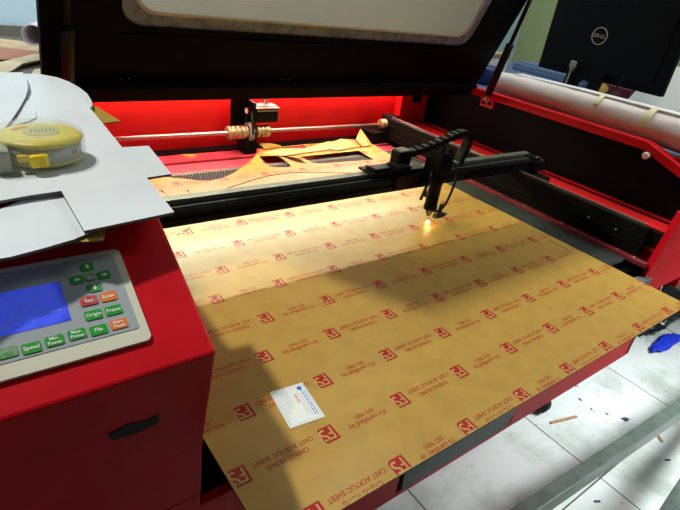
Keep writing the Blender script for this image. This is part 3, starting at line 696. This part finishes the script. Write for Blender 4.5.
NH = [(c_[1], c_[2]) for c_ in [(1.885,0.79,0.277),(1.885,0.785,0.263),(1.885,0.765,0.26),(1.885,0.748,0.271),(1.885,0.743,0.292),(1.885,0.763,0.299),(1.885,0.782,0.291)]]
b = B(); slab(b, [(c_[1], c_[2]) for c_ in NK], [NH], F=lambda y, z, t: Vector((1.885+t, y, z)), z0=-.005, z1=.012); nk = obj('stand_neck', b, MON, MN, bevel=.001)
b = B(); slab(b, rrect(1.80, .62, 2.0, .90, .03), z0=.1905, z1=.20); bx(b, 1.875, 1.897, .72, .83, .20, .26); obj('stand_base', b, MON, MN)
lg_c = ([(1.894,0.771,0.462)])[0]
b = B(); cy, cz = lg_c[1], lg_c[2]
ring = [(cy + r_*math.cos(a), cz + r_*math.sin(a)) for r_ in (.0315,) for a in [2*PI*k/32 for k in range(32)]]
ring2 = [(cy + .0285*math.cos(a), cz + .0285*math.sin(a)) for a in [2*PI*k/32 for k in range(32)]]
slab(b, ring, [ring2], F=lambda y, z, t: Vector((1.8945+t, y, z)), z0=-.001, z1=0)
def LG(dx): return lambda a, c_: Vector((1.8938, cy - a - dx, cz + c_))
text(b, 'D', .019, LG(-.0175)); text(b, 'L', .019, LG(.0085)); text(b, 'L', .019, LG(.0185))
ce, se = math.cos(.55), math.sin(.55)
text(b, 'E', .017, lambda a, c_: Vector((1.8938, cy + .0045 - (a*ce - c_*se), cz + a*se + c_*ce)))
obj('maker_logo', b, pbr('pale_gold_logo', (.55, .53, .38), .4), sc)
b = B(); CP = [(1.86,0.828,0.249),(1.86,0.824,0.286),(1.86,0.82,0.333)]; tube(b, spline(CP, 6), .004, 8); q = Vector(CP[-1]); box(b, tuple(q + Vector((0, 0, .014))), (.016, .022, .026), bev=.003); box(b, tuple(q), (.012, .013, .02), bev=.002)
obj('monitor_cable', b, pbr('beige_cable', (.42, .38, .28), .5), MN)
b = B(); tube(b, spline([(1.87,0.694,0.257),(1.87,0.662,0.271),(1.87,0.639,0.286),(1.87,0.62,0.309),(1.87,0.612,0.347)], 6), .003, 8); obj('power_cable', b, BLACKR, MN)
SG = [(2.05,0.66,0.219),(2.05,0.448,0.219),(2.05,0.432,0.394),(2.05,0.612,0.401)]
b = B(); slab(b, [(c_[1], c_[2]) for c_ in SG], F=lambda y, z, t: Vector((2.05+t+.45*(z-.22), y, z)), z0=0, z1=.006)
sgo = Vector(SG[0]); su = Vector(SG[1])-sgo; sv = Vector(SG[3])-sgo
def SF(u, v): q = sgo + su*u + sv*v; return Vector((2.0495 + .45*(q.z-.22), q.y, q.z))
u = .27
while u < .66:
    w_ = .02+.012*random.random(); stroke(b, [(u, .075), (u, .105)], w_, SF, 1); u += w_+.014
stroke(b, [(.1, .14), (.9, .14)], .006, SF, 2); stroke(b, [(.92, .14), (.92, .95)], .012, SF, 2); stroke(b, [(.17, .14), (.17, .95)], .006, SF, 2)
sg = obj('sign_board', b, [pbr('pale_green_white_acrylic', (.78, .83, .76), .4), DARK, GREYP]); tag(sg, 'pale white acrylic sign board standing behind the lower right of the monitor', 'sign')
b = B(); bx(b, 2.02, 2.09, .44, .70, .19, .206, bev=.002); o = obj('sign_stand', b, [pbr('grey_stand', (.32, .33, .28), .5)], sg)
q = ([(2.3,0.833,0.209)])[0]
b = B(); bx(b, 2.26, 2.36, q[1]-.09, q[1]+.09, .191, .26, bev=.004); bx(b, 2.258, 2.262, q[1]-.05, q[1]+.04, .20, .245, mi=1); o = obj('maroon_box', b, [pbr('maroon_card', (.09, .006, .015), .5), pbr('maroon_label', (.14, .03, .03), .5)]); tag(o, 'small dark maroon box on the desk under the monitor', 'box')
q = ([(2.15,0.817,0.241)])[0]
b = B(); lathe(b, (2.15, q[1], .191), (2.15, q[1], .30), [(0, .022), (.004, .025), (.07, .025), (.078, .012), (.095, .012), (.097, .014), (.105, .014)], 20); o = obj('yellow_bottle', b, pbr('mustard_plastic', (.45, .30, .04), .4)); tag(o, 'small mustard yellow bottle beside the monitor stand', 'bottle')
b = B(); bx(b, 2.5, 2.75, 1.1, 1.55, .191, .23, bev=.006); bx(b, 2.52, 2.73, 1.12, 1.53, .23, .236); o = obj('blue_case', b, pbr('steel_blue_case', (.11, .17, .28), .4)); tag(o, 'flat steel blue case on the desk left of the monitor stand', 'case')
# things seen through the gap between the lid and the strut
b = B(); bx(b, 3.93, 3.958, -.2, 2.05, .55, .66, bev=.003); o = obj('wall_strip', b, pbr('white_plastic_strip', (.7, .72, .66), .4)); tag(o, 'white plastic strip fixed on the olive wall at the top right', 'strip')
TBP = ([(1.807,1.18,0.267),(1.791,1.18,0.305)])
b = B(); lathe(b, (TBP[0][0], 1.18, .1905), (TBP[0][0], 1.18, TBP[0][2]), [(0, .050), (.004, .056), (max(TBP[0][2]-.195, .02), .060), (max(TBP[0][2]-.191, .024), .052)], 28); o = obj('blue_tub', b, pbr('navy_plastic', (.008, .018, .12), .35)); tag(o, 'navy blue round tub on the desk seen between the lid and the strut', 'tub')
b = B(); x_ = TBP[1][0]+.15; bx(b, x_-.05, x_+.12, 1.27, 1.40, .1905, TBP[1][2], bev=.002); bx(b, x_-.051, x_+.121, 1.268, 1.402, TBP[1][2]-.018, TBP[1][2]+.001, mi=1); o = obj('white_carton', b, [pbr('white_card', (.85, .88, .9), .5), pbr('tan_tape', (.40, .30, .16), .4)]); tag(o, 'white carton behind the navy tub, seen between the lid and the strut', 'carton')
# ------------------------------------------------------------------ background left: table with scraps
TB = thing('work_table', 'grey-brown work table against the pale blue wall at the back left', 'table', (-.1, 2.0, -ZF))
b = B(); bx(b, -1.0, 1.2, 1.5, 2.56, .06, .09, bev=.003); obj('tabletop', b, SHELF, TB); b = B(); bx(b, -1.0, 1.2, 2.56, 2.58, .06, .135); obj('back_board', b, pbr('grey_green_board', (.15, .15, .11), .6), TB)
for x in (-.9, 1.1):
    for y in (1.58, 2.5):
        b = B(); bx(b, x-.025, x+.025, y-.025, y+.025, -ZF, .06); obj('leg', b, SHELF, TB)
def scrap(pts, z, th, label, mat=None, warp=.0):
    b = B(); slab(b, pts, z0=z-th, z1=z, ms=1)
    for v in b.verts: v.co.z += warp*(v.co.x*7 % .3)
    o = obj('kraft_offcut', b, [mat or KRAFT, KRAFTD]); tag(o, label, 'offcut', None)
KD = pbr('dull_kraft', (.50, .37, .20), .6, noise=.25, nscale=12); KT = pbr('tan_kraft', (.60, .50, .30), .6, noise=.2, nscale=12); KRR = pbr('red_brown_kraft', (.34, .13, .07), .6)
scrap([(-.4, 2.5), (-.02, 2.5), (.12, 2.42), (.42, 2.20), (.30, 2.05), (.08, 2.02), (-.4, 2.1)], .098, .006, 'wide dull brown kraft offcut at the back of the work table', KD)
scrap([(-.4, 2.16), (.05, 2.2), (.24, 2.10), (.28, 1.98), (.10, 1.96), (-.4, 1.9)], .104, .005, 'red-brown board offcut in the middle of the scrap pile', KRR)
scrap([(-.4, 1.74), (-.02, 1.83), (.06, 1.93), (.14, 2.03), (.19, 2.02), (.18, 1.96), (.07, 1.84), (.03, 1.74), (-.05, 1.58), (-.4, 1.55)], .112, .006, 'tan curved kraft offcut lying on top of the scrap pile', KT)
scrap([(.05, 1.62), (.10, 1.80), (.20, 1.86), (.3, 1.8), (.26, 1.6)], .102, .005, 'small pale tan offcut beside the black lid at the back left', KT)
PR = [(0.136,2.25,0.141),(0.187,2.25,0.14)]
b = B(); y0 = 1.9; cx_, cz_ = .117, .207
NR = 26; ro, ri = .036, .032
oo = []
for (yy, dx_) in ((1.85, 0), (2.35, .24)):
    oo.append([[b.verts.new((cx_ + dx_ + r_*math.cos(2*PI*k/NR), yy, cz_ + r_*math.sin(2*PI*k/NR))) for k in range(NR)] for r_ in (ro, ri)])
for k in range(NR):
    k2 = (k+1) % NR
    for quad in ((oo[0][0][k], oo[0][0][k2], oo[1][0][k2], oo[1][0][k]), (oo[0][1][k], oo[0][1][k2], oo[1][1][k2], oo[1][1][k]), (oo[0][0][k], oo[0][0][k2], oo[0][1][k2], oo[0][1][k]), (oo[1][0][k], oo[1][0][k2], oo[1][1][k2], oo[1][1][k])):
        f = b.faces.new(quad); f.smooth = True
o = obj('paper_roll', b, pbr('lilac_white_paper', (.62, .60, .68), .5)); tag(o, 'open white paper roll lying on the scraps beside the black lid', 'paper roll')
# ------------------------------------------------------------------ floor things
SF_ = thing('steel_frame', 'galvanised square-tube steel frame in front of the machine', 'frame', (1.3, -.2, -ZF))
zt = -.55
EA, EB = ([(0.883,-0.049)])[0], ([(1.484,-0.081)])[0]
FA, FB = ([(0.832,-0.083)])[0], ([(1.534,-0.118)])[0]
u_ = (Vector(EB)-Vector(EA)).normalized()
n_ = Vector((u_.y, -u_.x))
w_ = .0365
P_ = Vector(EA)
A0 = P_ - u_*.45; A1 = P_ + u_*1.5
b = B(); slab(b, [tuple(A0), tuple(A1), tuple(A1+n_*w_), tuple(A0+n_*w_)], z0=zt-.060, z1=zt); obj('rail', b, GALV, SF_, bevel=.002)
g0 = Vector(([(1.083,-0.252)])[0]); g1 = Vector(([(1.246,-0.237)])[0]); gd = (g1-g0).normalized(); gn = Vector((gd.y, -gd.x))
b = B(); Q0 = g0 - gd*.4; Q1 = g0 + gd*1.4; slab(b, [tuple(Q0), tuple(Q1), tuple(Q1+gn*w_), tuple(Q0+gn*w_)], z0=zt-.060, z1=zt); obj('rail', b, GALV, SF_, bevel=.002)
for e0, e1 in ((A0, Q0), (A1, Q1)):
    for e in (e0, e1):
        c_ = e + n_*w_/2; b = B(); bx(b, c_.x-.02, c_.x+.02, c_.y-.018, c_.y+.018, -ZF, zt-.03); obj('leg', b, GALV, SF_, bevel=.002)
    d_ = e1-e0; b = B(); mid = (e0+e1)/2 + n_*w_/2; box(b, (mid.x, mid.y, zt-.03), (.036, d_.length-.02, .05), Matrix.Rotation(math.atan2(d_.y, d_.x)-PI/2, 3, 'Z')); obj('crossbar', b, GALV, SF_)
zf = -ZF
b = B(); a_, c_ = [Vector(q) for q in [(1.382,0.177,-0.796),(1.507,0.143,-0.796)]]; d_ = (c_-a_).normalized()
box(b, tuple((a_+c_)/2), ((c_-a_).length, .010, .005), Matrix.Rotation(math.atan2(d_.y, d_.x), 3, 'Z'), bev=.001); o = obj('wood_strip', b, WOOD); tag(o, 'short brown wood strip lying on the white tiles by the machine', 'strip')
b = B(); slab(b, [(1.597,0.082),(1.589,0.061),(1.656,0.033),(1.662,0.044)], z0=zf+.0005, z1=zf+.0025); slab(b, [(1.66,0.048),(1.683,0.041),(1.689,0.026),(1.662,0.027),(1.661,0.036)], z0=zf+.0025, z1=zf+.0045, mi=1, ms=1); o = obj('plastic_scrap', b, [pbr('lilac_plastic', (.72, .72, .85), .3), DARK]); tag(o, 'white and black plastic scrap on the tiles beyond the wood strip', 'scrap')
b = B(); box(b, tuple(([(1.698,-0.085,-0.797)])[0]), (.03, .012, .004), Matrix.Rotation(.9, 3, 'Z'), bev=.001); o = obj('wood_chip', b, WOOD); tag(o, 'tiny orange-brown wood chip beside the steel frame', 'chip')
for (q, lb) in (([(1.618,-0.148,-0.798)], 'thin dark plastic sliver on the tiles right of the steel frame'), ([(1.222,-0.1,-0.798)], 'thin dark sliver on the tile below the steel frame')):
    b = B(); box(b, tuple(q[0]), (.022, .006, .003), Matrix.Rotation(-.5, 3, 'Z')); o = obj('plastic_sliver', b, DARK); tag(o, lb, 'sliver')
b = B()
for k in range(18):
    q = Vector((1.66+.14*random.gauss(0, .5), .24+.05*random.gauss(0, 1), zf+.0015)); s_ = .002+.006*random.random()**2
    box(b, tuple(q), (s_*2, s_, .002), Matrix.Rotation(random.random()*3, 3, 'Z'), mi=random.choice((0, 1, 2)))
o = obj('floor_debris', b, [DARK, WOOD, KD]); tag(o, 'loose dust and crumbs on the tiles under the machine edge', 'debris', kind='stuff')
# rubbish at the right behind the sheet corner
b = B(); blob(b, (2.50, .36, -.73), (.24, .11, .10), .45, 5, 5); o = obj('rubbish_bag', b, BAG); tag(o, 'black plastic rubbish bag on the floor beyond the sheet corner', 'bag')
b = B(); blob(b, (2.36, .19, -.785), (.13, .03, .014), .35, 9, 5); o = obj('plastic_bag', b, BAGB); tag(o, 'bright blue plastic bag on the tiles in front of the black rubbish bag', 'bag')
b = B(); blob(b, (2.86, .22, -.62), (.14, .10, .17), .12, 13, 5); o = obj('grey_sack', b, pbr('slate_grey_sack', (.10, .12, .15), .5, bump=.6, bscale=30)); tag(o, 'slate grey sack standing at the right edge behind the sheet corner', 'sack')
b = B(); q = ([(1.42,0.062,-0.137)])[0]
pts = [(0, 0), (.035, .012), (.07, .035), (.12, .04), (.09, .022), (.10, .0), (.06, -.002), (.05, -.03), (.02, -.02), (-.01, -.03)]
slab(b, [(q[0]-.04+a, q[2]-.005+c_) for a, c_ in pts], F=lambda x, z, t: Vector((x, q[1]+t + .3*(x-q[0]), z)), z0=0, z1=.0015); 
o = obj('torn_wrap', b, [pbr('white_film', (.8, .8, .76), .35)], M)
# ------------------------------------------------------------------ lights
def light(name, kind, loc, energy, color=(1, 1, 1), size=None, size_y=None, target=None, angle=None):
    l = bpy.data.lights.new(name, kind); l.energy = energy; l.color = color
    if size: 
        l.size = size
        if size_y: l.shape = 'RECTANGLE'; l.size_y = size_y
    if angle is not None: l.angle = angle
    o = bpy.data.objects.new(name, l); C.objects.link(o); o.location = loc
    if target is not None: o.rotation_euler = (Vector(target)-Vector(loc)).to_track_quat('-Z', 'Y').to_euler()
    return o
sd = Vector((-.42, .36, 1)).normalized(); tg = Vector((.42, .50, 0)); sp_ = tg + sd*6.86
sn = light('skylight_beam', 'SPOT', tuple(sp_), 1640, (1., .97, .90), target=tuple(tg)); sn.data.spot_size = 2*math.atan(.98/6.86); sn.data.spot_blend = .25; sn.data.shadow_soft_size = .17
lc = Vector((.69, .944, .2335))
light('lid_light_bar', 'AREA', tuple(lc), 3.9, (1., .98, .66), 1.25, .006, target=tuple(lc + Vector((0, -1, -.3)))).data.spread = math.radians(110)
light('rear_light', 'AREA', (.68, 1.05, .192), 3.0, (1., .88, .70), 1.15, .03, target=(.68, .95, -.1)).data.spread = math.radians(120)
sl = bpy.data.lights.new('spark_light', 'POINT'); sl.energy = .05; sl.color = (1, .6, .25); sl.shadow_soft_size = .01
so = bpy.data.objects.new('spark_light', sl); C.objects.link(so); so.location = (hx-.006, hy-.012, .012)
light('shop_front_daylight', 'AREA', (2.3, -1.0, 1.4), 12.5, (.93, .98, 1.), .9, .6, target=(1.65, -.05, -.8)).data.spread = math.radians(56)
light('desk_fill', 'AREA', (1.75, .1, 1.7), 13, (1., .98, .93), 1.2, .2, target=(1.8, .5, 0))  # unseen fill, added to brighten the foam roll and the sign
light('back_wall_fill', 'AREA', (.0, 1.75, 1.9), 14, (.93, .97, 1.), .9, .2, target=(.1, 2.6, .1)).data.spread = math.radians(110)  # fill added above the table to lift the pale blue wall
light('rear_room_fill', 'AREA', (1.9, 1.7, 2.4), 42, (.92, .97, 1.), 1.6, .8, target=(1.7, 2.2, 0))  # unseen overhead fill, added to brighten the back walls and the roll
# world: bright open shop front to the right, dimmer behind the viewer
w = bpy.data.worlds.new('world'); bpy.context.scene.world = w; w.use_nodes = True; t = w.node_tree
bgn = t.nodes['Background']; tc = t.nodes.new('ShaderNodeTexCoord'); sx = t.nodes.new('ShaderNodeSeparateXYZ'); t.links.new(tc.outputs['Generated'], sx.inputs[0])
mr = t.nodes.new('ShaderNodeMapRange'); mr.inputs[1].default_value = -.6; mr.inputs[2].default_value = .9; mr.inputs[3].default_value = .012; mr.inputs[4].default_value = .17; t.links.new(sx.outputs[0], mr.inputs[0])
t.links.new(mr.outputs[0], bgn.inputs['Strength']); bgn.inputs['Color'].default_value = (.86, .95, 1., 1)
# ------------------------------------------------------------------ camera
Rm = ((0.7989767622417349, -0.586667812719383, 0.13212498218156726), (-0.1899127531215075, -0.4546208425994398, -0.8702028704123468), (0.5705867853352669, 0.670179652773145, -0.4746471883488903))
cam = bpy.data.cameras.new('camera'); co = bpy.data.objects.new('camera', cam); C.objects.link(co)
X, Y, Z = Vector(Rm[0]), -Vector(Rm[1]), -Vector(Rm[2])
mw = Matrix((X, Y, Z)).transposed().to_4x4(); mw.translation = Vector((-.20765, -.36636, .54401)); co.matrix_world = mw
cam.sensor_width = 36; cam.lens = 518.4457/680*36; cam.clip_start = .01; cam.clip_end = 50
sc_ = bpy.context.scene; sc_.camera = co
# lift everything so that the floor is at height 0
for o in list(C.objects):
    if o.parent is None: o.location.z += ZF
vs = sc_.view_settings; vs.view_transform = 'Standard'; vs.look = 'None'; vs.gamma = 1; vs.use_curve_mapping = False; vs.exposure = 0.
